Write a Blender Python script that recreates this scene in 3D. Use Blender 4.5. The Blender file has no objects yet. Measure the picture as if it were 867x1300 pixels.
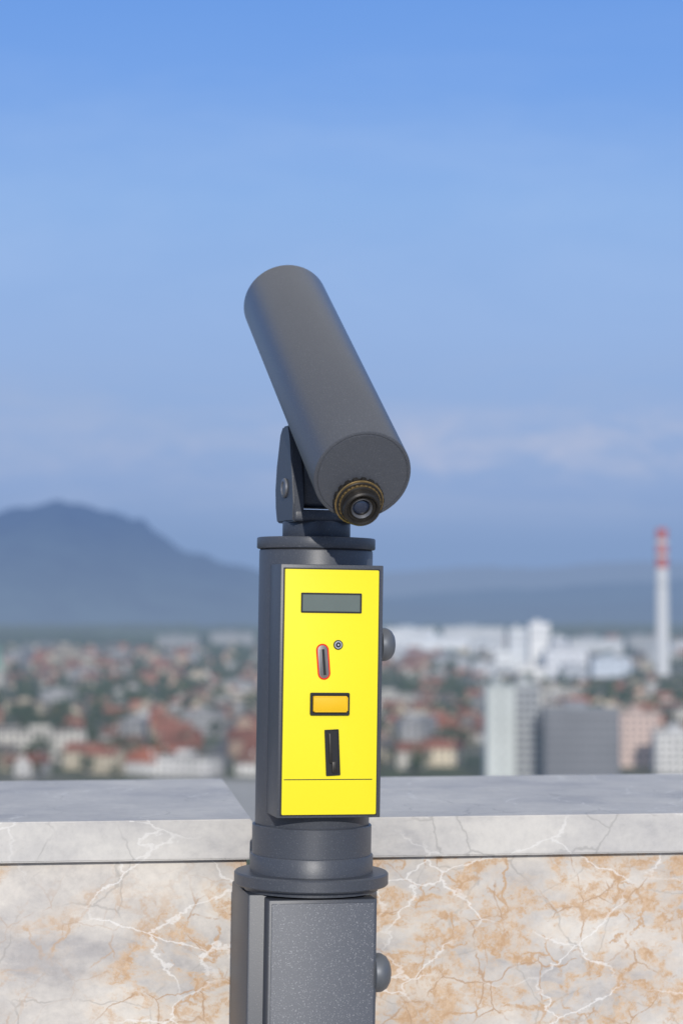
import bpy, bmesh, math, random
from mathutils import Vector, Matrix, noise
random.seed(7)
sc=bpy.context.scene
col=sc.collection
F=2600.0; CX=433.5; CY=650.0; CAMZ=1.55
PITCH=math.atan(116/F)
R=math.radians
def Z(py,d): return CAMZ+d*math.tan(PITCH+math.atan((CY-py)/F))
def X(px,d): return (px-CX)/F*d
# ---------------- camera
cd=bpy.data.cameras.new("camera"); cam=bpy.data.objects.new("camera",cd); col.objects.link(cam)
cam.location=(0,0,CAMZ); cam.rotation_euler=(math.pi/2+PITCH,0,0)
cd.sensor_fit='VERTICAL'; cd.sensor_height=36; cd.sensor_width=24; cd.lens=72
cd.clip_start=0.05; cd.clip_end=80000
cd.dof.use_dof=True; cd.dof.focus_distance=2.64; cd.dof.aperture_fstop=4.3; cd.dof.aperture_blades=9
sc.camera=cam
# ---------------- material helpers
def newmat(name):
    m=bpy.data.materials.new(name); m.use_nodes=True
    nt=m.node_tree; nt.nodes.clear()
    out=nt.nodes.new('ShaderNodeOutputMaterial'); b=nt.nodes.new('ShaderNodeBsdfPrincipled')
    nt.links.new(b.outputs[0],out.inputs[0])
    return m,nt,b,out
def noise_n(nt,vec,scale,detail=4,rough=.55,dist=0,out='Fac'):
    n=nt.nodes.new('ShaderNodeTexNoise'); n.inputs['Scale'].default_value=scale
    n.inputs['Detail'].default_value=detail; n.inputs['Roughness'].default_value=rough; n.inputs['Distortion'].default_value=dist
    if vec is not None: nt.links.new(vec,n.inputs['Vector'])
    return n.outputs[out]
def ramp(nt,fac,pts,interp='LINEAR'):
    r=nt.nodes.new('ShaderNodeValToRGB'); cr=r.color_ramp; cr.interpolation=interp
    while len(cr.elements)<len(pts): cr.elements.new(.5)
    for e,(p,c) in zip(cr.elements,pts):
        e.position=p; e.color=(c[0],c[1],c[2],1) if hasattr(c,'__len__') else (c,c,c,1)
    nt.links.new(fac,r.inputs[0]); return r.outputs[0]
def mix(nt,fac,a,b,blend='MIX'):
    m=nt.nodes.new('ShaderNodeMix'); m.data_type='RGBA'; m.blend_type=blend
    for i,v in ((0,fac),(6,a),(7,b)):
        if isinstance(v,(int,float)): m.inputs[i].default_value=v
        elif isinstance(v,tuple): m.inputs[i].default_value=(v[0],v[1],v[2],1)
        else: nt.links.new(v,m.inputs[i])
    return m.outputs[2]
def mth(nt,op,a,b=None,clamp=False):
    m=nt.nodes.new('ShaderNodeMath'); m.operation=op; m.use_clamp=clamp
    for i,v in ((0,a),(1,b)):
        if v is None: continue
        if isinstance(v,(int,float)): m.inputs[i].default_value=v
        else: nt.links.new(v,m.inputs[i])
    return m.outputs[0]
def vmath(nt,op,a,b=None,scale=None):
    m=nt.nodes.new('ShaderNodeVectorMath'); m.operation=op
    for i,v in ((0,a),(1,b)):
        if v is None: continue
        if isinstance(v,tuple): m.inputs[i].default_value=v
        else: nt.links.new(v,m.inputs[i])
    if scale is not None: m.inputs['Scale'].default_value=scale
    return m.outputs[0]
def bump(nt,b,h,strength,dist):
    n=nt.nodes.new('ShaderNodeBump'); n.inputs['Strength'].default_value=strength; n.inputs['Distance'].default_value=dist
    nt.links.new(h,n.inputs['Height']); nt.links.new(n.outputs[0],b.inputs['Normal'])
def pos(nt):
    g=nt.nodes.new('ShaderNodeNewGeometry'); return g.outputs['Position']
def objc(nt):
    g=nt.nodes.new('ShaderNodeTexCoord'); return g.outputs['Object']

def paint(name,base,rough=.5,speck=.5,bumps=.25,thr=.62):
    m,nt,b,o=newmat(name); v=objc(nt)
    n1=noise_n(nt,v,9,5)
    c=mix(nt,n1,tuple(x*.93 for x in base),tuple(x*1.07 for x in base))
    gr=noise_n(nt,v,600,3,.6)
    c=mix(nt,.32,c,ramp(nt,gr,[(.35,(.72,.72,.72)),(.65,(1.3,1.3,1.3))]),'MULTIPLY')
    sp=noise_n(nt,v,560,2,.5)
    s=ramp(nt,sp,[(thr,0),(thr+.08,1)])
    c=mix(nt,mth(nt,'MULTIPLY',s,speck),c,(.27,.275,.29))
    nt.links.new(c,b.inputs['Base Color'])
    b.inputs['Roughness'].default_value=rough
    bump(nt,b,gr,bumps,.0006)
    return m
def simple(name,base,rough=.5,metal=0,var=.1,scale=60,coat=0,spec=.5):
    m,nt,b,o=newmat(name); v=objc(nt)
    n1=noise_n(nt,v,scale,4)
    c=mix(nt,n1,tuple(x*(1-var) for x in base),tuple(min(1,x*(1+var)) for x in base))
    nt.links.new(c,b.inputs['Base Color']); b.inputs['Roughness'].default_value=rough; b.inputs['Metallic'].default_value=metal
    b.inputs['Coat Weight'].default_value=coat; b.inputs['Specular IOR Level'].default_value=spec
    return m
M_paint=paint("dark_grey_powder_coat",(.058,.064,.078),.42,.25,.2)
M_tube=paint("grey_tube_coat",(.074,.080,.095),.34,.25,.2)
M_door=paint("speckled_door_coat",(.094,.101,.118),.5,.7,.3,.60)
M_shadow=paint("shaded_slate_coat",(.040,.047,.063),.42,.2,.2)  # darker copy of the powder coat, shade painted into yoke, neck and pedestal
M_yellow=simple("yellow_enamel",(.87,.75,.02),.55,0,.025,8,0,.3)
M_black=simple("black_plastic",(.012,.012,.013),.35)
M_steel=simple("brushed_steel",(.42,.43,.45),.42,1,.15)
M_bolt=simple("dull_bolt_metal",(.18,.185,.20),.45,.6,.2)
M_slot=simple("grey_slot_metal",(.20,.185,.175),.45,.3,.2)
M_knob=simple("grey_metal_lock",(.13,.14,.155),.45,.3,.15)
M_red=simple("red_trim",(.72,.018,.008),.6,0,.1,60,0,.2)
M_orange=simple("amber_button",(.80,.47,.010),.5,0,.04,20,0,.25)
M_lcd=simple("lcd_panel",(.12,.15,.135),.35,0,.1,30,.2)
M_brass=simple("worn_brass",(.34,.235,.10),.42,.75,.6,140)
M_eye=simple("black_anodised_eyepiece",(.030,.027,.024),.38,.4,.4,200)
M_lens=simple("coated_lens",(.02,.03,.06),.04,0,.1,10,1)
M_seam=simple("groove_dark",(.02,.02,.024),.7)

# ---------------- mesh helpers
def obj(name,me,parent=None,loc=(0,0,0),rot=(0,0,0)):
    o=bpy.data.objects.new(name,me); col.objects.link(o); o.location=loc; o.rotation_euler=rot
    if parent: o.parent=parent
    return o
def tag(o,label,cat,group=None):
    o["label"]=label; o["category"]=cat
    if group: o["group"]=group
def finish(bm,mats,ang=35):
    me=bpy.data.meshes.new("mesh")
    bmesh.ops.recalc_face_normals(bm,faces=bm.faces)
    for f in bm.faces: f.smooth=True
    bm.to_mesh(me); bm.free()
    me.set_sharp_from_angle(angle=R(ang))
    for m in (mats if isinstance(mats,(list,tuple)) else [mats]): me.materials.append(m)
    return me
def lathe_bm(prof,seg=96,bm=None,mi=0):
    bm=bm or bmesh.new(); rings=[]
    for r,z in prof:
        if r<1e-6: rings.append([bm.verts.new((0,0,z))])
        else: rings.append([bm.verts.new((r*math.cos(2*math.pi*i/seg),r*math.sin(2*math.pi*i/seg),z)) for i in range(seg)])
    for a,b in zip(rings[:-1],rings[1:]):
        for i in range(seg):
            j=(i+1)%seg
            if len(a)==1 and len(b)==1: continue
            if len(a)==1: f=bm.faces.new((a[0],b[i],b[j]))
            elif len(b)==1: f=bm.faces.new((a[i],b[0],a[j]))
            else: f=bm.faces.new((a[i],b[i],b[j],a[j]))
            f.material_index=mi
    return bm
def cyl_prof(r,z0,z1,bv=.0015):
    return [(0,z0),(r-bv,z0),(r-bv*.3,z0+bv*.3),(r,z0+bv),(r,z1-bv),(r-bv*.3,z1-bv*.3),(r-bv,z1),(0,z1)]
def box_bm(x0,x1,y0,y1,z0,z1,bv=.002,seg=2):
    b2=bmesh.new(); bmesh.ops.create_cube(b2,size=1)
    for v in b2.verts:
        v.co=Vector(((x0+x1)/2+v.co.x*(x1-x0),(y0+y1)/2+v.co.y*(y1-y0),(z0+z1)/2+v.co.z*(z1-z0)))
    if bv>0: bmesh.ops.bevel(b2,geom=list(b2.edges),offset=bv,segments=seg,affect='EDGES',profile=.5)
    return b2
def rrect(u,z,w,h,r,tilt=0,n=8):
    pts=[]
    r=min(r,w/2-1e-5,h/2-1e-5)
    for k,(sx,sz) in enumerate(((1,1),(-1,1),(-1,-1),(1,-1))):
        for i in range(n+1):
            a=math.pi/2*(k+i/n)
            pts.append((sx*(w/2-r)+r*math.cos(a),sz*(h/2-r)+r*math.sin(a)))
    c,s=math.cos(tilt),math.sin(tilt)
    return [(u+x*c-y*s,z+x*s+y*c) for x,y in pts]
def prism_bm(pts,yf,yb,bv=.0004,bm=None):
    bm=bm or bmesh.new()
    f=[bm.verts.new((p[0],yf,p[1])) for p in pts]; b=[bm.verts.new((p[0],yb,p[1])) for p in pts]
    ff=bm.faces.new(f); bm.faces.new(b[::-1])
    n=len(pts)
    for i in range(n): bm.faces.new((f[i],b[i],b[(i+1)%n],f[(i+1)%n]))
    if bv>0: bmesh.ops.bevel(bm,geom=list(ff.edges),offset=bv,segments=2,affect='EDGES',profile=.5)
    return bm
def ring_bm(po,pi,yf,yb):
    bm=bmesh.new(); n=len(po)
    of=[bm.verts.new((p[0],yf,p[1])) for p in po]; ob=[bm.verts.new((p[0],yb,p[1])) for p in po]
    jf=[bm.verts.new((p[0],yf,p[1])) for p in pi]; jb=[bm.verts.new((p[0],yb,p[1])) for p in pi]
    for i in range(n):
        j=(i+1)%n
        bm.faces.new((of[i],of[j],jf[j],jf[i])); bm.faces.new((of[i],ob[i],ob[j],of[j])); bm.faces.new((jf[i],jf[j],jb[j],jb[i])); bm.faces.new((ob[i],jb[i],jb[j],ob[j]))
    return bm

# ================= TELESCOPE =================
D=2.72
tel=bpy.data.objects.new("viewing_telescope",None); col.objects.link(tel)
LEAN=R(.84)
tel.location=(-0.0574,D,0); tel.rotation_euler=(0,LEAN,0)
tag(tel,"dark grey coin-operated viewing telescope with yellow panel","coin-operated telescope")
TM=Matrix.Translation((-0.0574,D,0))@Matrix.Rotation(LEAN,4,'Y'); TI=TM.inverted()
zc=lambda py:Z(py,D)
o=obj("column",finish(lathe_bm(cyl_prof(.0752,zc(1083),zc(699))),M_paint),tel)
o=obj("column_cap",finish(lathe_bm(cyl_prof(.0785,zc(697.5),zc(683),.002)),M_paint),tel)
o=obj("seam",finish(lathe_bm(cyl_prof(.0742,zc(699.5),zc(697),.0003)),M_seam),o)
pr=[(0,zc(1108)),(.0810,zc(1108)),(.0810,zc(1084)),(.0800,zc(1082.5)),(.0785,zc(1082)),(.0785,zc(1046)),(.0775,zc(1045)),(0,zc(1045))]
obj("collar",finish(lathe_bm(pr),M_paint),tel)
pr=[(0,zc(1128)),(.088,zc(1128)),(.088,zc(1121.5)),(.0995,zc(1121.5)),(.1015,zc(1119.5)),(.1015,zc(1107)),(.0995,zc(1105)),(0,zc(1105))]
obj("flange",finish(lathe_bm(pr),M_paint),tel)
YAW2=R(12)
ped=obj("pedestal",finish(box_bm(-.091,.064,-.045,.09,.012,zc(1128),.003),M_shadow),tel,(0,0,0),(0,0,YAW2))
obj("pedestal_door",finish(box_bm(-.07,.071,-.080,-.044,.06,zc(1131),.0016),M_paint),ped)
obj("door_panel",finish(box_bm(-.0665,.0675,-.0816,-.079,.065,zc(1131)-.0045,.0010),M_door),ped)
obj("base_plate",finish(box_bm(-.15,.12,-.13,.13,0.001,.012,.003),M_paint),ped)
dome=[(0,-.006),(.0225,-.006),(.0245,-.005),(.025,-.001),(.025,.003),(.0243,.006),(.021,.0115),(.015,.0155),(.008,.0175),(0,.018)]
def knob(parent,x,y,z,sc_=1.0):
    o=obj("lock",finish(lathe_bm(dome,48),M_knob),parent,(x,y,z),(0,math.pi/2,0)); o.scale=(sc_,sc_,sc_); return o
knob(ped,.0755,-.064,Z(1232,2.68),1.0)
YAW=R(13.5); DB=2.625
zb=lambda py:Z(py,DB)
hw=.0665; yf=-.100
cb=obj("coin_box",finish(box_bm(-hw-.0015,hw,yf,-.005,zb(1037.5),zb(716.5),.0010,2),M_paint),tel,(0,0,0),(0,0,YAW))
U=lambda px:(px-422.3)*DB/F/math.cos(YAW)
def face(name,px0,px1,py0,py1,r,yfr,ybk,mat,parent=cb,tilt=0,bv=.0004):
    return obj(name,finish(prism_bm(rrect((U(px0)+U(px1))/2,(zb(py0)+zb(py1))/2,U(px1)-U(px0),zb(py0)-zb(py1),r,tilt),yfr,ybk,bv),mat),parent)
face("panel_seam",360,482,721,1035,.001,yf-.0004,yf+.001,M_seam)
plate=face("yellow_panel",361.8,480.2,722.8,1033.2,.0012,yf-.0022,yf,M_yellow,bv=.0006)
y1=yf-.0022
fr=obj("display",finish(ring_bm(rrect(U(420.2),zb(765),.0795,.0255,.0012),rrect(U(420.2),zb(765),.0755,.0215,.0006),y1-.0014,y1+.0002),M_black),cb)
obj("display_screen",finish(prism_bm(rrect(U(420.2),zb(765),.0758,.0218,.0006),y1-.0004,y1+.0003,0),M_lcd),fr)
face("panel_line",364,475,988.2,989.3,.0001,y1-.0002,y1+.0001,M_black,bv=0)
def disc(name,px,py,r,yfr,mat,parent,ri=0):
    return obj(name,finish(prism_bm([(U(px)+r*math.cos(2*math.pi*i/40),zb(py)+r*math.sin(2*math.pi*i/40)) for i in range(40)],yfr,y1+.0002,.0003),mat),parent)
k=disc("keyhole",429.5,818,.0062,y1-.0010,M_black,cb)
disc("key_ring",429.5,818,.0048,y1-.0014,M_steel,k)
disc("key_core",429.5,818,.0034,y1-.0018,M_black,k)
disc("key_pin",429.5,818,.0013,y1-.0022,M_steel,k)
t=R(5)
cs=obj("coin_slot",finish(ring_bm(rrect(U(411),zb(839.5),.0164,.0458,.0082,t),rrect(U(411),zb(839.5),.0128,.0422,.0064,t),y1-.0010,y1),M_red),cb)
obj("slot_plate",finish(prism_bm(rrect(U(411),zb(839.5),.0130,.0424,.0065,t),y1-.0009,y1+.0001,.0003),M_slot),cs)
obj("slot_opening",finish(prism_bm(rrect(U(411.8),zb(840),.0034,.033,.0005,t),y1-.0014,y1+.0001,0),M_black),cs)
obj("slot_guide",finish(prism_bm(rrect(U(408),zb(840),.0014,.032,.0005,t),y1-.0026,y1+.0001,.0002),M_bolt),cs)
bt=obj("button",finish(ring_bm(rrect(U(419.8),zb(893),.0515,.0288,.002),rrect(U(419.8),zb(893),.0472,.0236,.0015),y1-.0030,y1),M_black),cb)
obj("button_cap",finish(prism_bm(rrect(U(420.0),zb(893),.0448,.0205,.0018),y1-.0062,y1+.0002,.0022),M_orange),bt)
obj("button_well",finish(prism_bm(rrect(U(419.8),zb(893),.0474,.0238,.0015),y1-.0006,y1+.0002,0),M_black),bt)
t=R(3)
cr_=obj("coin_return",finish(ring_bm(rrect(U(424),zb(954.5),.0185,.0585,.001,t),rrect(U(424),zb(954.5),.0160,.0560,.0008,t),y1-.0022,y1),M_black),cb)
obj("return_well",finish(prism_bm(rrect(U(424),zb(954.5),.0163,.0563,.0008,t),y1-.0005,y1+.0002,0),M_black),cr_)
obj("return_lever",finish(prism_bm(rrect(U(421.5),zb(949),.0035,.038,.001,t),y1-.0035,y1+.0002,.0005),M_eye),cr_)
obj("return_flap",finish(prism_bm(rrect(U(427.5),zb(973),.0075,.0145,.001,t),y1-.0030,y1+.0002,.0008),M_eye),cr_)
knob(cb,hw+.007,-.076,Z(817,2.65),.86)

# neck and yoke
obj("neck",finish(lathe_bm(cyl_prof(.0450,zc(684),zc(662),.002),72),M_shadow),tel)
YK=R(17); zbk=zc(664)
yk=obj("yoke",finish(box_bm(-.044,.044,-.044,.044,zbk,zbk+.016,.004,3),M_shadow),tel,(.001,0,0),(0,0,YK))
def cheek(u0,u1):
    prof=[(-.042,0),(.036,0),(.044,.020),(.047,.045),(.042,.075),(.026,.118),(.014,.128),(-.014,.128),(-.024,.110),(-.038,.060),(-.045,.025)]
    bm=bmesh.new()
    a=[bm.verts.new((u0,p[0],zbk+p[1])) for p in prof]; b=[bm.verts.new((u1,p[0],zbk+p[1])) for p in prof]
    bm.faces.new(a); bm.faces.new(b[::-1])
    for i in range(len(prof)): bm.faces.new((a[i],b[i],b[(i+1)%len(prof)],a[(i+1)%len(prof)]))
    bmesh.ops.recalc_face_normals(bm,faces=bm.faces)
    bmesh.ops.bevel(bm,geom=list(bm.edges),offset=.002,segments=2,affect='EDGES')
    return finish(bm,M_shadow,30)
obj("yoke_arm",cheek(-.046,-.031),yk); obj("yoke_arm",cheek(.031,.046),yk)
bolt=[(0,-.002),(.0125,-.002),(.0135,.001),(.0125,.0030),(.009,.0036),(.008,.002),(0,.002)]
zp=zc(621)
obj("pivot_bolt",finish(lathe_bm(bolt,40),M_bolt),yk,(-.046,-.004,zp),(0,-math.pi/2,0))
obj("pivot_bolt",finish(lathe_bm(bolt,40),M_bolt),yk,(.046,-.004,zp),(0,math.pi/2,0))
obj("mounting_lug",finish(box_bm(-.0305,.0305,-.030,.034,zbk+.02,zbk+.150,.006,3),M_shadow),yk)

# tube
nearW=Vector((X(460.2,2.49),2.49,Z(604,2.49))); farW=Vector((X(362,2.93),2.93,Z(386,2.93)))
ax=(farW-nearW); LEN=ax.length; ax.normalize()
zl=TI.to_3x3()@ax
nearL=TI@nearW
zz=-zl; dn=Vector((0,0,-1)); yy=(dn-zz*dn.dot(zz)).normalized(); xx=yy.cross(zz)
TMx=Matrix((xx,yy,zz)).transposed().to_4x4(); TMx.translation=nearL
RT=.0607
pr=[(0,-LEN+.03),(RT-.006,-LEN+.03),(RT-.006,-LEN+.001),(RT-.005,-LEN),(RT-.001,-LEN),(RT-.0003,-LEN+.0004),(RT,-LEN+.002),(RT,-LEN*.5),(RT,-.0022),(RT-.0006,-.0007),(RT-.0022,0),(RT-.0040,0),(RT-.0044,-.0008),(RT-.0050,-.0008),(RT-.0056,.0003),(0,.0003)]
tube=obj("telescope_tube",finish(lathe_bm(pr,128),M_tube),tel); tube.matrix_local=TMx
l=obj("objective_lens",finish(lathe_bm([(0,-LEN+.022),(.03,-LEN+.024),(RT-.006,-LEN+.031),(0,-LEN+.034)],64),M_lens),tube)
EX,EY=-.0015,.0322
def tooth_ring(r,z0,z1,teeth,dep):
    bm=bmesh.new(); n=teeth*6; A=[];B=[]
    for i in range(n):
        a=2*math.pi*i/n; ph=i%6; rr=r if ph in(0,1,2,3) else r-dep
        A.append(bm.verts.new((rr*math.cos(a),rr*math.sin(a),z0))); B.append(bm.verts.new((rr*math.cos(a),rr*math.sin(a),z1)))
    bm.faces.new(A[::-1]); top=bm.faces.new(B)
    for i in range(n): bm.faces.new((A[i],A[(i+1)%n],B[(i+1)%n],B[i]))
    bmesh.ops.bevel(bm,geom=list(top.edges),offset=.0006,segments=1,affect='EDGES')
    return bm
sgn=-1 if xx.x<0 else 1
ep=obj("eyepiece",finish(lathe_bm([(0,0),(.0285,0),(.0285,.003),(.0275,.004),(.0275,.009),(0,.009)],72),M_eye),tube,(sgn*EX,EY,0))
obj("knurled_ring",finish(tooth_ring(.0316,.0025,.0088,18,.0028),M_eye,25),ep)
obj("brass_ring",finish(lathe_bm([(0,.0089),(.0302,.0089),(.0305,.0095),(.0300,.0103),(.0290,.0104),(0,.0104)],72),M_brass),ep)
obj("focus_ring",finish(lathe_bm([(0,.0105),(.0285,.0105),(.0287,.0112),(.0280,.0120),(.0265,.0122),(0,.0122)],72),M_eye),ep)
obj("inner_ring",finish(tooth_ring(.0262,.0123,.0150,28,.0012),M_brass,25),ep)
obj("dark_ring",finish(lathe_bm([(0,.0151),(.0250,.0151),(.0250,.0165),(.0238,.0172),(0,.0172)],72),M_eye),ep)
dz=-.0100
pr=[(0,.0250),(.0225,.0250),(.0232,.028),(.0234,.034),(.0228,.0375),(.0208,.0388),(.0190,.0382),(.0178,.0365),(.0172,.0340),(.0150,.0335),(.0142,.0350),(.0130,.0350),(.0118,.0330),(.0105,.0315),(.0100,.028),(0,.028)]
obj("eyecup",finish(lathe_bm([(r_,z_+dz) for r_,z_ in pr],72),M_eye),ep)
obj("eyepiece_lens",finish(lathe_bm([(r_,z_+dz-.0005) for r_,z_ in [(0,.0345),(.004,.0340),(.0075,.0328),(.0104,.0305),(0,.029)]],48),M_lens),ep)
obj("bright_ring",finish(lathe_bm([(r_,z_+dz-.001) for r_,z_ in [(.0106,.0332),(.0113,.0345),(.0124,.0362),(.0128,.0368),(.0132,.0362),(.0125,.0345)]],48),M_bolt),ep)

# ================= PARAPET =================
def voro(nt,vec,scale,feature='DISTANCE_TO_EDGE',out='Distance'):
    v=nt.nodes.new('ShaderNodeTexVoronoi'); v.feature=feature; v.inputs['Scale'].default_value=scale
    nt.links.new(vec,v.inputs['Vector']); return v.outputs[out]
def marble(name,tone,veinc,vein_amt,scale,rough,orange,contrast):
    m,nt,b,o=newmat(name); p=pos(nt)
    mp=nt.nodes.new('ShaderNodeMapping'); nt.links.new(p,mp.inputs[0])
    mp.inputs['Rotation'].default_value=(0,R(-38),R(7)); mp.inputs['Scale'].default_value=(1,1,1.7)
    v0=mp.outputs[0]
    def warp(v,sc_,amt,det=5):
        n=noise_n(nt,v,sc_,det,.6,0,'Color'); d=vmath(nt,'SUBTRACT',n,(.5,.5,.5)); d=vmath(nt,'SCALE',d,None,amt); return vmath(nt,'ADD',v,d)
    v=warp(v0,5,.20,9); vb=warp(p,7,.14,9)
    big=noise_n(nt,v0,scale*.9,9,.64,.15)
    k=contrast
    grey=tuple(x*f for x,f in zip(tone,(1-.28*k,1-.275*k,1-.24*k))); light=tuple(min(1,x*f) for x,f in zip(tone,(1+.16*k,1+.145*k,1+.11*k)))
    c=mix(nt,ramp(nt,big,[(.38,0),(.46,.42),(.53,.62),(.62,1)]),grey,light)
    fine=noise_n(nt,p,scale*14,8,.75)
    c=mix(nt,.22*k+.08,c,ramp(nt,fine,[(.35,(.70,.70,.71)),(.5,(1,1,1)),(.66,(1.2,1.19,1.17))]),'MULTIPLY')
    # angular hairline cracks, thin and crisp
    va=warp(p,16,.035,4)
    e5=voro(nt,va,scale*1.3)
    ms5=ramp(nt,noise_n(nt,p,scale*1.5,3),[(.42,0),(.55,1)])
    c=mix(nt,mth(nt,'MULTIPLY',mth(nt,'MULTIPLY',ramp(nt,e5,[(0,1),(.006,.8),(.012,0)]),ms5),.55),c,tuple(x*.58 for x in tone))
    if orange>0:
        msk=ramp(nt,noise_n(nt,v0,scale*.5,3,.5,.3),[(.40,.0),(.52,1)])
        th=noise_n(nt,p,scale*6,9,.80)
        # broad tan wash
        w=noise_n(nt,v,scale*.8,7,.66,.4)
        wash=ramp(nt,w,[(.40,0),(.47,1),(.53,1),(.60,0)])
        c=mix(nt,mth(nt,'MULTIPLY',mth(nt,'MULTIPLY',wash,msk),orange*.42),c,(.62,.49,.36))
        bandd=ramp(nt,w,[(.445,0),(.48,1),(.515,1),(.55,0)])
        brk=ramp(nt,th,[(.43,0),(.52,1)])
        oc=mix(nt,ramp(nt,noise_n(nt,p,scale*13,8,.8),[(.38,0),(.62,1)]),(.62,.45,.30),(.45,.265,.13))
        c=mix(nt,mth(nt,'MULTIPLY',mth(nt,'MULTIPLY',mth(nt,'MULTIPLY',bandd,brk),msk),orange*.85),c,oc)
        for (vv_,s2,w2,seedm,cc) in ((vb,scale*1.7,.024,3.0,(.48,.31,.18)),(va,scale*2.4,.018,2.1,(.42,.28,.18))):
            e2=voro(nt,vv_,s2)
            thin=ramp(nt,e2,[(0,1),(w2*.5,.85),(w2,0)])
            br_=ramp(nt,noise_n(nt,p,scale*seedm,6,.7),[(.46,0),(.54,1)])
            c=mix(nt,mth(nt,'MULTIPLY',mth(nt,'MULTIPLY',thin,br_),mth(nt,'ADD',mth(nt,'MULTIPLY',msk,.75),.15)),c,cc)
    msk2=ramp(nt,noise_n(nt,p,scale*1.1,2),[(.44,0),(.56,1)])
    e3=voro(nt,warp(v0,14,.07,6),scale*1.0)
    vv=mth(nt,'MULTIPLY',ramp(nt,e3,[(0,1),(.006,.85),(.014,0)]),msk2)
    c=mix(nt,mth(nt,'MULTIPLY',vv,vein_amt),c,veinc)
    nt.links.new(c,b.inputs['Base Color']); b.inputs['Roughness'].default_value=rough; b.inputs['Specular IOR Level'].default_value=.3
    bump(nt,b,noise_n(nt,p,260,5,.7),.2,.0006)
    return m
M_cop=marble("grey_marble_coping",(.52,.505,.485),(.74,.725,.70),.5,6,.5,.0,.75)
M_wall=marble("veined_marble_panel",(.56,.53,.495),(.80,.785,.76),.6,6.0,.5,1.0,1.0)
b_=.13
YW0=2.865
H=270.5/F*YW0; ztop=CAMZ-H; zbot=ztop-.0555
n_=Vector((-b_,1,0)).normalized(); tdir=Vector((1,b_,0)).normalized()
P0=Vector((0,YW0,0))
DEP=.66
def along(px,depth):
    u=(px-CX)/F; base=P0+n_*depth
    y=n_.dot(base)/(n_.x*u+n_.y); return (Vector((u*y,y,0))-P0).dot(tdir)
def slab(s0f,s0b,s1f,s1b,d0,d1,z0,z1,bv):
    bm=bmesh.new()
    def P(s,d,z): v=P0+tdir*s+n_*d; return bm.verts.new((v.x,v.y,z))
    lo=[P(s0f,d0,z0),P(s1f,d0,z0),P(s1b,d1,z0),P(s0b,d1,z0)]; hi=[P(s0f,d0,z1),P(s1f,d0,z1),P(s1b,d1,z1),P(s0b,d1,z1)]
    bm.faces.new(lo[::-1]); bm.faces.new(hi)
    for i in range(4): bm.faces.new((lo[i],lo[(i+1)%4],hi[(i+1)%4],hi[i]))
    bmesh.ops.recalc_face_normals(bm,faces=bm.faces)
    if bv: bmesh.ops.bevel(bm,geom=list(bm.edges),offset=bv,segments=2,affect='EDGES')
    return bm
OV=.022
lf=along(321,0); lb=along(284,DEP); rf=along(466,0); rb=along(480,DEP)
def parapet(lab,sA,sB):
    e=bpy.data.objects.new("parapet_wall",None); col.objects.link(e)
    tag(e,lab,"stone wall","marble parapet walls of the terrace")
    (f0,b0),(f1,b1)=sA,sB
    obj("coping",finish(slab(f0,b0,f1,b1,0,DEP,zbot,ztop,.0022),[M_cop]),e)
    i0=.006 if f0>-1 else 0; i1=-.006 if f1<1 else 0
    obj("marble_panel",finish(slab(f0+i0,b0+i0,f1+i1,b1+i1,OV,DEP-.02,.002,zbot-.0005,.001),[M_wall]),e)
parapet("grey marble parapet with an angled end beside the telescope",(-5,-5),(lf,lb))
parapet("grey marble parapet with ochre veins under a smooth coping",(rf,rb),(5,5))

# terrace paving
m,nt,b,o=newmat("terrace_stone"); p=pos(nt)
br=nt.nodes.new('ShaderNodeTexBrick'); nt.links.new(p,br.inputs[0]); br.inputs['Scale'].default_value=2.2
br.inputs['Color1'].default_value=(.34,.33,.31,1); br.inputs['Color2'].default_value=(.28,.275,.26,1); br.inputs['Mortar'].default_value=(.14,.135,.13,1); br.inputs['Mortar Size'].default_value=.01
nt.links.new(mix(nt,.4,br.outputs[0],ramp(nt,noise_n(nt,p,14,6),[(.3,.6),(.7,1.2)]),'MULTIPLY'),b.inputs['Base Color']); b.inputs['Roughness'].default_value=.8
t_=obj("pavement",finish(box_bm(-9,9,-8,4.6,-6,0,0),m)); t_["kind"]="structure"

# ================= BACKGROUND MATERIALS WITH AERIAL HAZE =================
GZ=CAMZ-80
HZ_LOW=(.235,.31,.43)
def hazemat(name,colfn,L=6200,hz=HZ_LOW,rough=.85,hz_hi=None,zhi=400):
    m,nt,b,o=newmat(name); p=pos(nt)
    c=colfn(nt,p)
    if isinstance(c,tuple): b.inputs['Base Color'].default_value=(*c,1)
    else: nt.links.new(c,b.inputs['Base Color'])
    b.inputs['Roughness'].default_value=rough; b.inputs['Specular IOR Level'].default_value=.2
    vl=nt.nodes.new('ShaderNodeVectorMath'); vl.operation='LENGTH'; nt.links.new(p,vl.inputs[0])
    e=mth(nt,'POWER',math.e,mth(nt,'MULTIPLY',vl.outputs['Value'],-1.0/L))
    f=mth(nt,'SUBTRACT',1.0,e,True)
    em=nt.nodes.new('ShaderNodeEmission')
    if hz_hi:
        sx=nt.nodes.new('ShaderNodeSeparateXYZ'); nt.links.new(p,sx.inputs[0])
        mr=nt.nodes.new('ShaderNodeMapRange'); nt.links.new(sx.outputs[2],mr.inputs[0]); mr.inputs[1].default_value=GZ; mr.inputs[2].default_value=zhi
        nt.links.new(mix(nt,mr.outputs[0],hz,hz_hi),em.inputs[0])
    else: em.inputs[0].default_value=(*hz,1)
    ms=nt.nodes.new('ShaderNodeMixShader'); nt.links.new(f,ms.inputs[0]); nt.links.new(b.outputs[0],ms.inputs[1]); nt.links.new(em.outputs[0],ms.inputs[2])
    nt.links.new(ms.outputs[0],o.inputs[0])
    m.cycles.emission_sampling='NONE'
    return m
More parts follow.
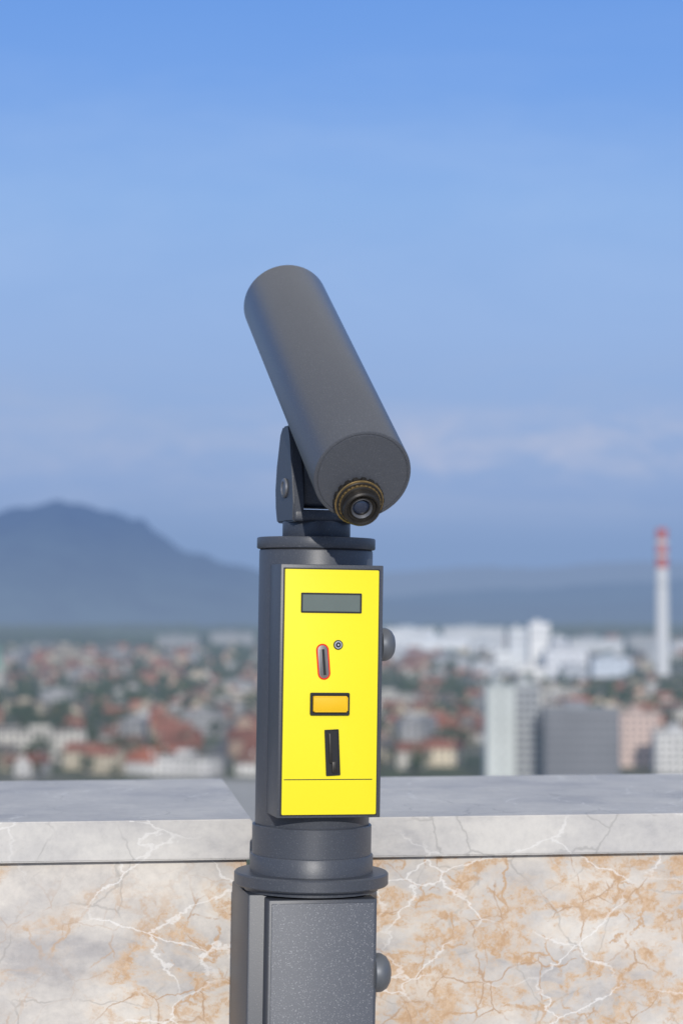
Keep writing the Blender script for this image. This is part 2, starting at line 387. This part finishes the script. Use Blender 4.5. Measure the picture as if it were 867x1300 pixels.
def varied(c,amt=.35,scale=.035):
    return lambda nt,p: mix(nt,ramp(nt,noise_n(nt,p,scale,2),[(.35,0),(.65,1)]),tuple(x*(1-amt) for x in c),tuple(min(.9,x*(1+amt)) for x in c))
WALLC=[(.55,.52,.46),(.54,.47,.35),(.47,.33,.24),(.32,.315,.31),(.62,.60,.57),(.46,.38,.29)]
ROOFC=[(.27,.095,.056),(.15,.08,.058),(.34,.135,.075),(.11,.10,.096),(.21,.085,.058),(.30,.30,.31)]
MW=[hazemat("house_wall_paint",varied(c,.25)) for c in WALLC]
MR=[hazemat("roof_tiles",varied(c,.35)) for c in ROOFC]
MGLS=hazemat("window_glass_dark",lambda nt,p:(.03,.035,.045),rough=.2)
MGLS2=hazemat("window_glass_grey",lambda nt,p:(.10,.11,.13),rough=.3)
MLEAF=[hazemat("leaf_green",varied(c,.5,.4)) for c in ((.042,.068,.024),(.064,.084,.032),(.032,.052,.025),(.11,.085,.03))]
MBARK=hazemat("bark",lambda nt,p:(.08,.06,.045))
def groundc(nt,p):
    a=ramp(nt,noise_n(nt,p,.012,5,.6),[(.38,(.05,.075,.025)),(.5,(.08,.09,.045)),(.58,(.14,.135,.11)),(.68,(.22,.21,.19))])
    mp=nt.nodes.new('ShaderNodeMapping'); nt.links.new(p,mp.inputs[0]); mp.inputs['Scale'].default_value=(1,.35,1)
    far=ramp(nt,noise_n(nt,mp.outputs[0],.003,3,.6),[(.42,(.035,.06,.022)),(.50,(.10,.16,.045)),(.58,(.05,.08,.03)),(.66,(.16,.18,.08))])
    vl=nt.nodes.new('ShaderNodeVectorMath'); vl.operation='LENGTH'; nt.links.new(p,vl.inputs[0])
    mr=nt.nodes.new('ShaderNodeMapRange'); nt.links.new(vl.outputs['Value'],mr.inputs[0]); mr.inputs[1].default_value=3300; mr.inputs[2].default_value=3900
    return mix(nt,mr.outputs[0],a,far)
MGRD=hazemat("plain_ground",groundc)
bm=bmesh.new()
vs=[bm.verts.new(v) for v in((-40000,150,GZ),(40000,150,GZ),(40000,45000,GZ),(-40000,45000,GZ))]; bm.faces.new(vs)
g=obj("ground",finish(bm,MGRD)); g["kind"]="structure"
bm=bmesh.new()
vs=[bm.verts.new(v) for v in((-85,700,GZ+.05),(-18,700,GZ+.05),(-18,935,GZ+.05),(-85,935,GZ+.05))]; bm.faces.new(vs)
g=obj("square",finish(bm,hazemat("pale_paving",varied((.36,.355,.345),.12,.08)))); g["kind"]="structure"
MHILL=hazemat("hillside_grass",varied((.05,.075,.025),.5,.2))
bm=bmesh.new(); rows=[]
for j in range(13):
    t=j/12; y=4.4+t*320; row=[]
    for i in range(21):
        x=(i/20-.5)*(40+t*700); z=-3-(abs(GZ)-3+6)*min(1,t*1.0)**.8+noise.noise((x*.03,y*.03,0))*2*t
        row.append(bm.verts.new((x,y,z)))
    rows.append(row)
for j in range(12):
    for i in range(20): bm.faces.new((rows[j][i],rows[j][i+1],rows[j+1][i+1],rows[j+1][i]))
g=obj("hillside",finish(bm,MHILL)); g["kind"]="structure"

class MB:
    def __init__(s): s.v=[];s.f=[];s.m=[]
    def add(s,vs,fs,mi,M=None):
        o=len(s.v)
        for v in vs: s.v.append(tuple(M@Vector(v)) if M is not None else tuple(v))
        for f in fs: s.f.append(tuple(o+i for i in f)); s.m.append(mi)
    def box(s,x0,x1,y0,y1,z0,z1,mi,M=None):
        v=[(x0,y0,z0),(x1,y0,z0),(x1,y1,z0),(x0,y1,z0),(x0,y0,z1),(x1,y0,z1),(x1,y1,z1),(x0,y1,z1)]
        s.add(v,[(0,3,2,1),(4,5,6,7),(0,1,5,4),(1,2,6,5),(2,3,7,6),(3,0,4,7)],mi,M)
    def mesh(s,mats):
        me=bpy.data.meshes.new("mesh"); me.from_pydata(s.v,[],s.f); me.polygons.foreach_set("material_index",s.m)
        for m in mats: me.materials.append(m)
        me.update(); return me
def house_walls(mb,w,l,h,rh,M,wi,gi,win=True):
    x,y=w/2,l/2
    v=[(-x,-y,-1),(x,-y,-1),(x,y,-1),(-x,y,-1),(-x,-y,h),(x,-y,h),(x,y,h),(-x,y,h),(-x,0,h+rh),(x,0,h+rh)]
    mb.add(v,[(0,1,5,4),(2,3,7,6),(1,2,6,9,5),(3,0,4,8,7)],wi,M)
    if win:
        fl=max(1,int(h//2.9))
        for k in range(fl):
            z0=1+k*2.9
            n=max(2,int(w//3))
            for s in(-1,1):
                for i in range(n):
                    cx=-x+(i+.5)*w/n
                    mb.add([(cx-.6,s*(y+.06),z0),(cx+.6,s*(y+.06),z0),(cx+.6,s*(y+.06),z0+1.4),(cx-.6,s*(y+.06),z0+1.4)],[(0,1,2,3)],gi,M)
            n=max(2,int(l//3.4))
            for sx in(-1,1):
                for i in range(n):
                    cy=-y+(i+.5)*l/n
                    mb.add([(sx*(x+.06),cy-.6,z0),(sx*(x+.06),cy+.6,z0),(sx*(x+.06),cy+.6,z0+1.4),(sx*(x+.06),cy-.6,z0+1.4)],[(0,1,2,3)],gi,M)
def house_roof(mb,w,l,h,rh,M,ri,wi):
    x,y=w/2+.5,l/2+.6; e=h-.6*rh/(l/2); t=.3
    for s in(-1,1):
        v=[(-x,s*y,e+.05),(x,s*y,e+.05),(x,0,h+rh+.05),(-x,0,h+rh+.05),(-x,s*y,e+.05+t),(x,s*y,e+.05+t),(x,0,h+rh+.05+t),(-x,0,h+rh+.05+t)]
        mb.add(v,[(0,3,2,1),(4,5,6,7),(0,1,5,4),(1,2,6,5),(2,3,7,6),(3,0,4,7)],ri,M)
    mb.box(w*.2,w*.2+.8,-.4-l*.12,.5-l*.12,h+rh*.4,h+rh+1.2,wi,M)
def block_walls(mb,w,l,h,M,wi,gi):
    mb.box(-w/2,w/2,-l/2,l/2,-1,h,wi,M)
    fl=int(h//3)
    for k in range(fl):
        z0=.9+k*3
        n=max(2,int(w//3.2))
        for s in(-1,1):
            for i in range(n):
                cx=-w/2+(i+.5)*w/n
                mb.add([(cx-.9,s*(l/2+.08),z0),(cx+.9,s*(l/2+.08),z0),(cx+.9,s*(l/2+.08),z0+1.5),(cx-.9,s*(l/2+.08),z0+1.5)],[(0,1,2,3)],gi,M)
        n=max(2,int(l//3.4))
        for sx in(-1,1):
            for i in range(n):
                cy=-l/2+(i+.5)*l/n
                mb.add([(sx*(w/2+.08),cy-.8,z0),(sx*(w/2+.08),cy+.8,z0),(sx*(w/2+.08),cy+.8,z0+1.5),(sx*(w/2+.08),cy-.8,z0+1.5)],[(0,1,2,3)],gi,M)
def block_roof(mb,w,l,h,M,ri,wi):
    mb.box(-w/2-.3,w/2+.3,-l/2-.3,l/2+.3,h+.01,h+.5,ri,M)
    mb.box(-w*.15,w*.1,-l*.2,l*.2,h+.51,h+2.6,wi,M)
ALLM=MW+MR+[MGLS]
VAR=[]
for i in range(20):
    if i<15:
        w=random.uniform(9,21); l=random.uniform(8,13); h=random.choice([3.4,3.6,6,6.2,8.8]); rh=random.uniform(3.0,5.0)
        wi=random.choice([0,0,1,1,2,4,5]); ri=6+random.choice([0,0,1,2,1,4,4,3]); kind="house"
    else:
        w=random.uniform(18,46); l=random.uniform(11,15); h=random.choice([9,12,15]); rh=0
        wi=random.choice([0,4,3,1,3]); ri=6+random.choice([5,3,1]); kind="apartment_block"
    a=MB();b2=MB()
    if kind=="house": house_walls(a,w,l,h,rh,None,wi,12); house_roof(b2,w,l,h,rh,None,ri,wi)
    else: block_walls(a,w,l,h,None,wi,12); block_roof(b2,w,l,h,None,ri,wi)
    VAR.append((kind,w,l,h,rh,wi,ri,a.mesh(ALLM),b2.mesh(ALLM)))
RN={6:"terracotta",7:"brown",8:"orange tile",9:"dark grey",10:"dull red",11:"pale flat"}
WN={0:"off-white",1:"cream",2:"salmon",3:"grey",4:"white",5:"beige"}
def reserved(x,y):
    px=CX+x/y*F
    if 820<y<1110 and 596<px<905: return True
    if 2050<y<2350 and 600<px<905: return True
    if 750<y<1500 and abs(x-(-60-(y-950)*.02))<9: return True
    return False
items=[]
y=940.
while y<4300:
    stepx=25+ (y-900)*.006; x=-(.19*y+60)
    while x<.19*y+60:
        xx=x+random.uniform(-7,7); yy_=y+random.uniform(-8,8)
        lim=3500 if x<-100 else 4300
        if not reserved(xx,yy_) and y<lim and yy_>945: items.append((xx,yy_))
        x+=stepx
    y+=26+(y-900)*.022
rest=MB(); nind=0; trees=[]
def place_mb(mb,v,M):
    kind,w,l,h,rh,wi,ri=v[:7]
    if kind=="house": house_walls(mb,w,l,h,rh,M,wi,12,M.translation.y<2600); house_roof(mb,w,l,h,rh,M,ri,wi)
    else: block_walls(mb,w,l,h,M,wi,12) if M.translation.y<3000 else mb.box(-w/2,w/2,-l/2,l/2,-1,h,wi,M); block_roof(mb,w,l,h,M,ri,wi)
for (x,y) in items:
    r=random.random(); px=CX+x/y*F
    vis=-25<px<895
    park=noise.noise((x*.006,y*.004,3.3))
    dens=.14+(.25 if y>2900 else 0)
    if r<dens+ (.5 if park>.12 else 0):
        for k in range(3): trees.append((x+random.uniform(-9,9),y+random.uniform(-9,9),random.uniform(.75,1.35)))
        continue
    if r>.95: continue
    big=random.random()<(.08 if x<0 else .16)
    v=random.choice(VAR[15:] if big else VAR[:15])
    rot=random.choice([0,0,math.pi/2,R(20),R(-25),R(70)])+random.uniform(-.12,.12)
    for q in range(2):
        if random.random()<.55: trees.append((x+random.uniform(-14,14),y-random.uniform(8,13),random.uniform(.5,1.05)))
    if vis and nind<300:
        e=bpy.data.objects.new(v[0],None); col.objects.link(e); e.location=(x,y,GZ); e.rotation_euler=(0,0,rot)
        if v[0]=="house": tag(e,"%s house with a gabled %s roof in the town"%(WN[v[5]],RN[v[6]]),"house","houses of the town")
        else: tag(e,"%s flat-roofed apartment block with rows of windows"%WN[v[5]],"apartment building","apartment blocks of the town")
        obj("wall",v[7],e); obj("roof",v[8],e); nind+=1
    else:
        s_=random.choice([.85,1,1.2,1.5])
        place_mb(rest,v,Matrix.Translation((x,y,GZ))@Matrix.Rotation(rot,4,'Z')@Matrix.Scale(s_,4))
o=obj("town_houses",rest.mesh(ALLM)); o["kind"]="stuff"; tag(o,"dense mass of small houses with red and pale roofs","town")
def clump(mb,c,r,mi,sq=.8):
    ds=[(1,0,0),(0,1,0),(-1,0,0),(0,-1,0),(0,0,1),(0,0,-1)]
    q=Matrix.Rotation(random.uniform(0,6),3,'Z')@Matrix.Rotation(random.uniform(0,3),3,'X')
    vs=[]
    for d in ds:
        k=r*random.uniform(.6,1.25); w=q@Vector(d); vs.append((c[0]+w.x*k,c[1]+w.y*k,c[2]+w.z*k*sq))
    mb.add(vs,[(0,1,4),(1,2,4),(2,3,4),(3,0,4),(1,0,5),(2,1,5),(3,2,5),(0,3,5)],mi)
TV=[]
for i in range(6):
    cr=MB(); rr=random.uniform(3.4,5.0); hh=random.uniform(9,13)
    for k in range(95):
        while True:
            p=Vector((random.uniform(-1,1),random.uniform(-1,1),random.uniform(-1,1)))
            if .35<p.length<1: break
        lump=1+.35*noise.noise(p*1.7+Vector((i*9,0,0)))
        clump(cr,(p.x*rr*lump,p.y*rr*lump,hh*.62+p.z*hh*.38*lump),random.uniform(.5,.95),random.choice([0,0,1,2]))
    mm=[MLEAF[0],MLEAF[1],MLEAF[2]] if i<4 else ([MLEAF[2],MLEAF[0],MLEAF[2]] if i<5 else [MLEAF[3],MLEAF[1],MLEAF[3]])
    tr=MB()
    def limb(a,b,ra,rb):
        a=Vector(a);b=Vector(b);d=(b-a).normalized();s=d.orthogonal().normalized();t=d.cross(s);vs=[]
        for P,r_ in((a,ra),(b,rb)):
            for q in range(6): an=q*math.pi/3; vs.append(tuple(P+(s*math.cos(an)+t*math.sin(an))*r_))
        tr.add(vs,[(q,(q+1)%6,6+(q+1)%6,6+q) for q in range(6)],0)
    limb((0,0,-.5),(0,0,hh*.5),.35,.2)
    for q in range(5):
        an=q*1.3; limb((0,0,hh*(.3+.04*q)),(math.cos(an)*rr*.6,math.sin(an)*rr*.6,hh*(.5+.06*q)),.14,.05)
    TV.append((tr.mesh([MBARK]),cr.mesh(mm)))
woods=MB(); nt_=0
trees.sort(key=lambda t:t[1])
for (x,y,s) in trees:
    px=CX+x/y*F
    if reserved(x,y) or y<945: continue
    if -25<px<895 and nt_<290:
        e=bpy.data.objects.new("tree",None); col.objects.link(e); e.location=(x,y,GZ); e.scale=(s,s,s); e.rotation_euler=(0,0,random.uniform(0,6))
        tag(e,"leafy broad green tree growing between the houses","tree","trees among the houses")
        tv=TV[random.randrange(6)]
        obj("trunk",tv[0],e); obj("crown",tv[1],e); nt_+=1
    else:
        for k in range(6): clump(woods,(x+random.uniform(-3,3)*s,y+random.uniform(-3,3),GZ+random.uniform(3,10)*s),2.8*s,random.choice([0,1,2]))
y=3450
while y<8200:
    n=int(60+ (y-3450)*.02)
    for k in range(n):
        x=random.uniform(-.2*y-100,.2*y+100)
        if y<4300 and x>-100: continue
        if noise.noise((x*.0015,y*.002,8))>(-.05 if y>4600 else .05):
            for q in range(3): clump(woods,(x+random.uniform(-20,20),y+random.uniform(-15,15),GZ+random.uniform(2,9)),random.uniform(6,12),random.choice([0,2,2]),.7)
    y+=70
o=obj("woodland",woods.mesh(MLEAF[:3])); o["kind"]="stuff"; tag(o,"dark green belts of trees spread over the hazy plain","woodland")
MROAD=hazemat("asphalt",lambda nt,p:(.09,.09,.095)); MLINE=hazemat("road_marking",lambda nt,p:(.7,.7,.68)); MKERB=hazemat("kerb_stone",lambda nt,p:(.35,.34,.32))
mb=MB()
def strip(mb,off0,off1,z0,z1,mi,ya=937,yb=1500):
    f=lambda y:-60-(y-950)*.02
    v=[(f(ya)+off0,ya,z1),(f(ya)+off1,ya,z1),(f(yb)+off1,yb,z1),(f(yb)+off0,yb,z1),(f(ya)+off0,ya,z0),(f(ya)+off1,ya,z0),(f(yb)+off1,yb,z0),(f(yb)+off0,yb,z0)]
    mb.add(v,[(0,1,2,3),(0,3,7,4),(1,5,6,2),(0,4,5,1)],mi)
strip(mb,-5,5,GZ-.5,GZ+.1,0)
for k in range(46): strip(mb,-.1,.1,GZ,GZ+.13,1,940+k*12,945+k*12)
strip(mb,-5.3,-5.01,GZ-.5,GZ+.25,2); strip(mb,5.01,5.3,GZ-.5,GZ+.25,2)
o=obj("road",mb.mesh([MROAD,MLINE,MKERB])); o["kind"]="structure"

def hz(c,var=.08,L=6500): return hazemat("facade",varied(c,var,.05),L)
def building(name,px0,px1,pytop,d,depth,wallc,roofc,label,cat,rot=0,win=None,winc=None,group=None,L=6500):
    xm=X((px0+px1)/2,d); w=(px1-px0)/F*d; h=Z(pytop,d)-GZ
    e=bpy.data.objects.new(name,None); col.objects.link(e); e.location=(xm,d+depth/2,GZ); e.rotation_euler=(0,0,rot); tag(e,label,cat,group)
    mw=hz(wallc,.08,L); mr=hz(roofc,.08,L)
    a=MB(); a.box(-w/2,w/2,-depth/2,depth/2,-1,h,0); obj("wall",a.mesh([mw]),e)
    a=MB(); a.box(-w/2-.4,w/2+.4,-depth/2-.4,depth/2+.4,h+.02,h+1.0,0)
    a.box(-w*.22,w*.08,-depth*.2,depth*.25,h+1.02,h+4,0); obj("roof",a.mesh([mr]),e)
    if win:
        nx,nz,ww,wh,zs=win
        wm=MB(); wm.box(-ww/2,ww/2,-.15,.02,-wh/2,wh/2,0); me=wm.mesh([winc or MGLS])
        for k in range(nz):
            for i in range(nx):
                obj("window",me,e,(-w/2+(i+.5)*w/nx,-depth/2,h-zs*(k+.7)))
    return e
building("apartment_tower",616,652,873,905,16,(.54,.57,.55),(.42,.45,.45),"tall pale grey-green apartment tower with a plain end wall","apartment tower",R(2),(1,8,1.2,.9,5.0))
building("apartment_tower",652.5,684,872,918,22,(.36,.375,.39),(.45,.47,.47),"tall light grey apartment tower beside a grey block","apartment tower",0,(4,12,1.6,1.3,3.3))
building("office_block",691,785,903,885,20,(.20,.205,.22),(.25,.26,.28),"wide dark grey concrete office block with window rows","office building",0,(12,8,1.6,1.1,3.5),winc=MGLS2)
building("apartment_block",786,836,908,1010,18,(.62,.48,.42),(.45,.36,.32),"pink and cream apartment block with several storeys","apartment building",0,(6,7,1.5,1.3,3.2))
building("apartment_block",832,892,932,960,18,(.66,.65,.63),(.5,.5,.5),"white apartment block with several storeys beside a pink one","apartment building",R(-3),(7,6,1.5,1.3,3.2))
G2="white halls of the power plant"
for (a,bx,t,d,dep,c) in [(646,668,799,2200,30,(.64,.66,.68)),(672,697,792,2215,40,(.80,.80,.80)),(700,718,810,2190,30,(.56,.58,.62)),(628,648,828,2160,30,(.74,.75,.75)),(692,745,826,2150,40,(.68,.69,.72)),(600,626,842,2140,30,(.50,.51,.53)),(752,800,836,2130,30,(.54,.59,.66)),(655,690,848,2090,30,(.76,.75,.73)),(714,745,846,2080,30,(.46,.48,.52)),(632,650,852,2085,25,(.35,.37,.40))]:
    building("boiler_house",a,bx,t,d,dep,c,tuple(x*.8 for x in c),"white boxy power plant hall next to a striped chimney","industrial building",0,(4,2,2.2,2,8),group=G2,L=7500)
G3="pale industrial sheds on the plain"
sheds=[(488,552,798,3300,.66),(562,640,797,3350,.56),(515,594,810,3100,.74),(722,790,812,3000,.56),(796,832,808,3200,.36),(852,910,816,2900,.6),(598,640,816,3000,.62),(805,858,825,2700,.42),(200,252,808,3400,.28),(268,322,804,3500,.3),(210,250,830,2800,.34),(120,180,820,3300,.16),(30,90,818,3400,.2),(488,540,828,2600,.56),(550,596,834,2500,.36)]
for (a,bx,t,d,k) in sheds:
    building("warehouse",a,bx,t,d,40,(k*.97,k*.99,min(.9,k*1.02)),(k*.7,k*.76,k*.84),"long pale flat-roofed warehouse on the plain","warehouse",0,(6,1,3,1.6,4),group=G3,L=7500)
d=2230; xm=X(839.5,d); top=Z(671,d)-GZ
def band(nt,p):
    sx=nt.nodes.new('ShaderNodeSeparateXYZ'); nt.links.new(p,sx.inputs[0])
    mr=nt.nodes.new('ShaderNodeMapRange'); nt.links.new(sx.outputs[2],mr.inputs[0])
    mr.inputs[1].default_value=Z(730,d); mr.inputs[2].default_value=Z(671,d)
    red=(.50,.085,.065); wh=(.68,.68,.68)
    f=lambda py:(730-py)/59.
    return ramp(nt,mr.outputs[0],[(0,wh),(f(721),red),(f(707),wh),(f(703),red),(f(692),wh),(f(686),red)],'CONSTANT')
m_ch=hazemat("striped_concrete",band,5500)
e=bpy.data.objects.new("chimney_stack",None); col.objects.link(e); e.location=(xm,d,GZ); tag(e,"tall slender white chimney with red bands at its top","chimney")
rt=7.0*d/F; rbse=9.0*d/F
obj("shaft",finish(lathe_bm([(0,0),(rbse,0),(rt,top-1),(rt,top),(rt*.8,top),(rt*.8,top-4),(0,top-4)],32),m_ch),e)
for k in (.62,.8,.93):
    rr=rbse+(rt-rbse)*k
    obj("platform",finish(lathe_bm([(rr,top*k),(rr+.9,top*k),(rr+.9,top*k+.8),(rr,top*k+.8)],32),MW[3]),e)
d=1750; xm=X(-1,d)
e=bpy.data.objects.new("church_tower",None); col.objects.link(e); e.location=(xm,d,GZ); tag(e,"pale church tower with a green copper spire","church tower")
hh=Z(850,d)-GZ; MC=hazemat("copper_green",varied((.20,.36,.30),.15))
a=MB(); a.box(-4.5,4.5,-4.5,4.5,-1,hh,0)
obj("wall",a.mesh([MW[0]]),e)
for s in(-1.6,1.6):
    a=MB(); a.box(s-.6,s+.6,-4.65,-4.45,hh-7,hh-3,0); obj("window",a.mesh([MGLS]),e)
obj("spire",finish(lathe_bm([(0,hh+.02),(5.4,hh+.02),(4.8,hh+3),(3.2,hh+6),(2.6,hh+9),(2.9,hh+11),(1.2,hh+15),(.3,hh+22),(0,hh+23)],8),MC),e)

def hillmesh(name,prof,d,thick,L,hz,hi,zhi,c,amp,x0=-900,x1=1800,nx=420,ny=44,seed=0,jit=2.0,sm=1.0):
    bm=bmesh.new(); rows=[]
    def hgt(px):
        r=prof[-1][1] if px>prof[-1][0] else prof[0][1]
        for (a,pa),(b,pb) in zip(prof[:-1],prof[1:]):
            if a<=px<=b:
                t=(px-a)/(b-a); r=pa+(pb-pa)*t; break
        k=max(0,min(1,(766-r)/30))
        return r+jit*k*noise.fractal((px*.035+seed,seed,0),.7,2.1,6)
    def hs(px): return sum(hgt(px+o_*sm)*w_ for o_,w_ in ((-8,.15),(-4,.22),(0,.26),(4,.22),(8,.15)))
    for j in range(ny+1):
        s=j/ny*2-1; row=[]
        y=d+s*thick
        for i in range(nx+1):
            px=x0+(x1-x0)*i/nx; xw=X(px,d)
            top=CAMZ+(766-hs(px))/F*d-GZ
            k=max(0,math.cos(s*math.pi/2))**1.3
            n=noise.fractal((xw/thick*2.0+seed,y/thick*2.0,seed),.8,2.1,7)
            z=GZ-8+top*k*(1+amp*n*(1 if abs(s)>.08 else .25))+8*k
            row.append(bm.verts.new((xw,y,z)))
        rows.append(row)
    for j in range(ny):
        for i in range(nx): bm.faces.new((rows[j][i],rows[j][i+1],rows[j+1][i+1],rows[j+1][i]))
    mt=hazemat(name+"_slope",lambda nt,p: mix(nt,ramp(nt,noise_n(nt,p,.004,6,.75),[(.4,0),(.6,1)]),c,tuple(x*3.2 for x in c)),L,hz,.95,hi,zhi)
    o=obj("hill",finish(bm,mt,180)); o["kind"]="structure"; return o
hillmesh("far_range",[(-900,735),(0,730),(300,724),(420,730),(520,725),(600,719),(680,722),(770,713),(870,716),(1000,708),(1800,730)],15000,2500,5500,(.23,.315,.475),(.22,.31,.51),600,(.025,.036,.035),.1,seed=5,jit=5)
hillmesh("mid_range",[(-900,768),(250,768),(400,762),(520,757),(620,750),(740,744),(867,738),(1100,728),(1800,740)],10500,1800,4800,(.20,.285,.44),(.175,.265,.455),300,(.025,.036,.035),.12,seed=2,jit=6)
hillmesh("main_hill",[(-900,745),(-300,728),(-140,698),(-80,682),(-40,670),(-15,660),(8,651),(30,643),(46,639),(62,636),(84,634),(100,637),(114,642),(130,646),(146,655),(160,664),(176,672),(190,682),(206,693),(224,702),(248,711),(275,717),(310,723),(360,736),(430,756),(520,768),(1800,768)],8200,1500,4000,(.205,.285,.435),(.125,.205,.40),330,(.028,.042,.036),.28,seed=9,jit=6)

# ================= WORLD =================
SUN_EL=R(17); SUN_AZ=R(4)
w=bpy.data.worlds.new("World"); sc.world=w; w.use_nodes=True; nt=w.node_tree; nt.nodes.clear()
out=nt.nodes.new('ShaderNodeOutputWorld'); bg=nt.nodes.new('ShaderNodeBackground'); nt.links.new(bg.outputs[0],out.inputs[0]); bg.inputs[1].default_value=.1
sky=nt.nodes.new('ShaderNodeTexSky'); sky.sky_type='NISHITA'; sky.sun_disc=False; sky.sun_elevation=SUN_EL
sd=Vector((math.sin(SUN_AZ)*math.cos(SUN_EL),-math.cos(SUN_AZ)*math.cos(SUN_EL),math.sin(SUN_EL)))
sky.sun_rotation=math.atan2(sd.x,sd.y)
sky.air_density=1.2; sky.dust_density=.8
tc=nt.nodes.new('ShaderNodeTexCoord'); sx=nt.nodes.new('ShaderNodeSeparateXYZ'); nt.links.new(tc.outputs['Generated'],sx.inputs[0])
def lin(r,g,b):
    f=lambda c:(c/255/12.92) if c/255<.04045 else ((c/255+.055)/1.055)**2.4
    return (f(r),f(g),f(b))
mr=nt.nodes.new('ShaderNodeMapRange'); nt.links.new(sx.outputs[2],mr.inputs[0]); mr.inputs[1].default_value=0; mr.inputs[2].default_value=.35
q=lambda z:z/.35
wob=noise_n(nt,tc.outputs['Generated'],3,3)
zf=mth(nt,'ADD',mr.outputs[0],mth(nt,'MULTIPLY',mth(nt,'SUBTRACT',wob,.5),.10))
grad=ramp(nt,zf,[(q(0),lin(129,155,194)),(q(.03),lin(132,158,199)),(q(.055),lin(142,167,209)),(q(.09),lin(147,174,217)),(q(.13),lin(149,179,225)),(q(.19),lin(142,179,231)),(q(.25),lin(119,164,231)),(q(.32),lin(100,151,227))])
xm_=nt.nodes.new('ShaderNodeMapRange'); nt.links.new(sx.outputs[0],xm_.inputs[0]); xm_.inputs[1].default_value=-.12; xm_.inputs[2].default_value=.03; xm_.inputs[3].default_value=.4; xm_.inputs[4].default_value=1
def clouds(scale,vec3,lo,hi,z0,z1,z2,z3,amt,colr,base,seed,side=False):
    mp=nt.nodes.new('ShaderNodeMapping'); nt.links.new(tc.outputs['Generated'],mp.inputs[0]); mp.inputs['Scale'].default_value=vec3; mp.inputs['Location'].default_value=(seed,seed*.7,seed*.3)
    n=noise_n(nt,mp.outputs[0],scale,9,.66,.3)
    f=ramp(nt,n,[(lo,0),(hi,1)])
    band_=ramp(nt,mr.outputs[0],[(q(z0),0),(q(z1),1),(q(z2),1),(q(z3),0)],'EASE')
    k=mth(nt,'MULTIPLY',mth(nt,'MULTIPLY',f,band_),amt)
    if side: k=mth(nt,'MULTIPLY',k,xm_.outputs[0])
    return mix(nt,k,base,colr)
grad=clouds(18,(1,1,2.6),.42,.68,.054,.068,.082,.102,.8,lin(187,193,217),grad,4.7,True)
grad=clouds(6,(1,1,5.0),.42,.72,.03,.05,.10,.13,.5,lin(168,183,213),grad,8.3)
grad=clouds(3.5,(1,1,3.5),.42,.75,.10,.16,.22,.30,.35,lin(174,199,238),grad,1.7)
g10=nt.nodes.new('ShaderNodeVectorMath'); g10.operation='SCALE'; nt.links.new(grad,g10.inputs[0]); g10.inputs['Scale'].default_value=10
sk=mix(nt,.6,sky.outputs[0],(9.4,9.3,9.3))  # unseen overhead sky blended with added white to brighten upward faces
mr2=nt.nodes.new('ShaderNodeMapRange'); nt.links.new(sx.outputs[2],mr2.inputs[0]); mr2.inputs[1].default_value=.36; mr2.inputs[2].default_value=.58
nt.links.new(mix(nt,mr2.outputs[0],g10.outputs[0],sk),bg.inputs[0])
sl=bpy.data.lights.new("sun",'SUN'); sl.energy=3.1; sl.angle=R(.53); sl.color=(1,.955,.89)
so=bpy.data.objects.new("sun",sl); col.objects.link(so); so.rotation_euler=(-sd).to_track_quat('-Z','Y').to_euler()
sc.view_settings.view_transform='Standard'; sc.view_settings.look='None'; sc.view_settings.exposure=0
print("houses",nind,"trees",nt_,"items",len(items))
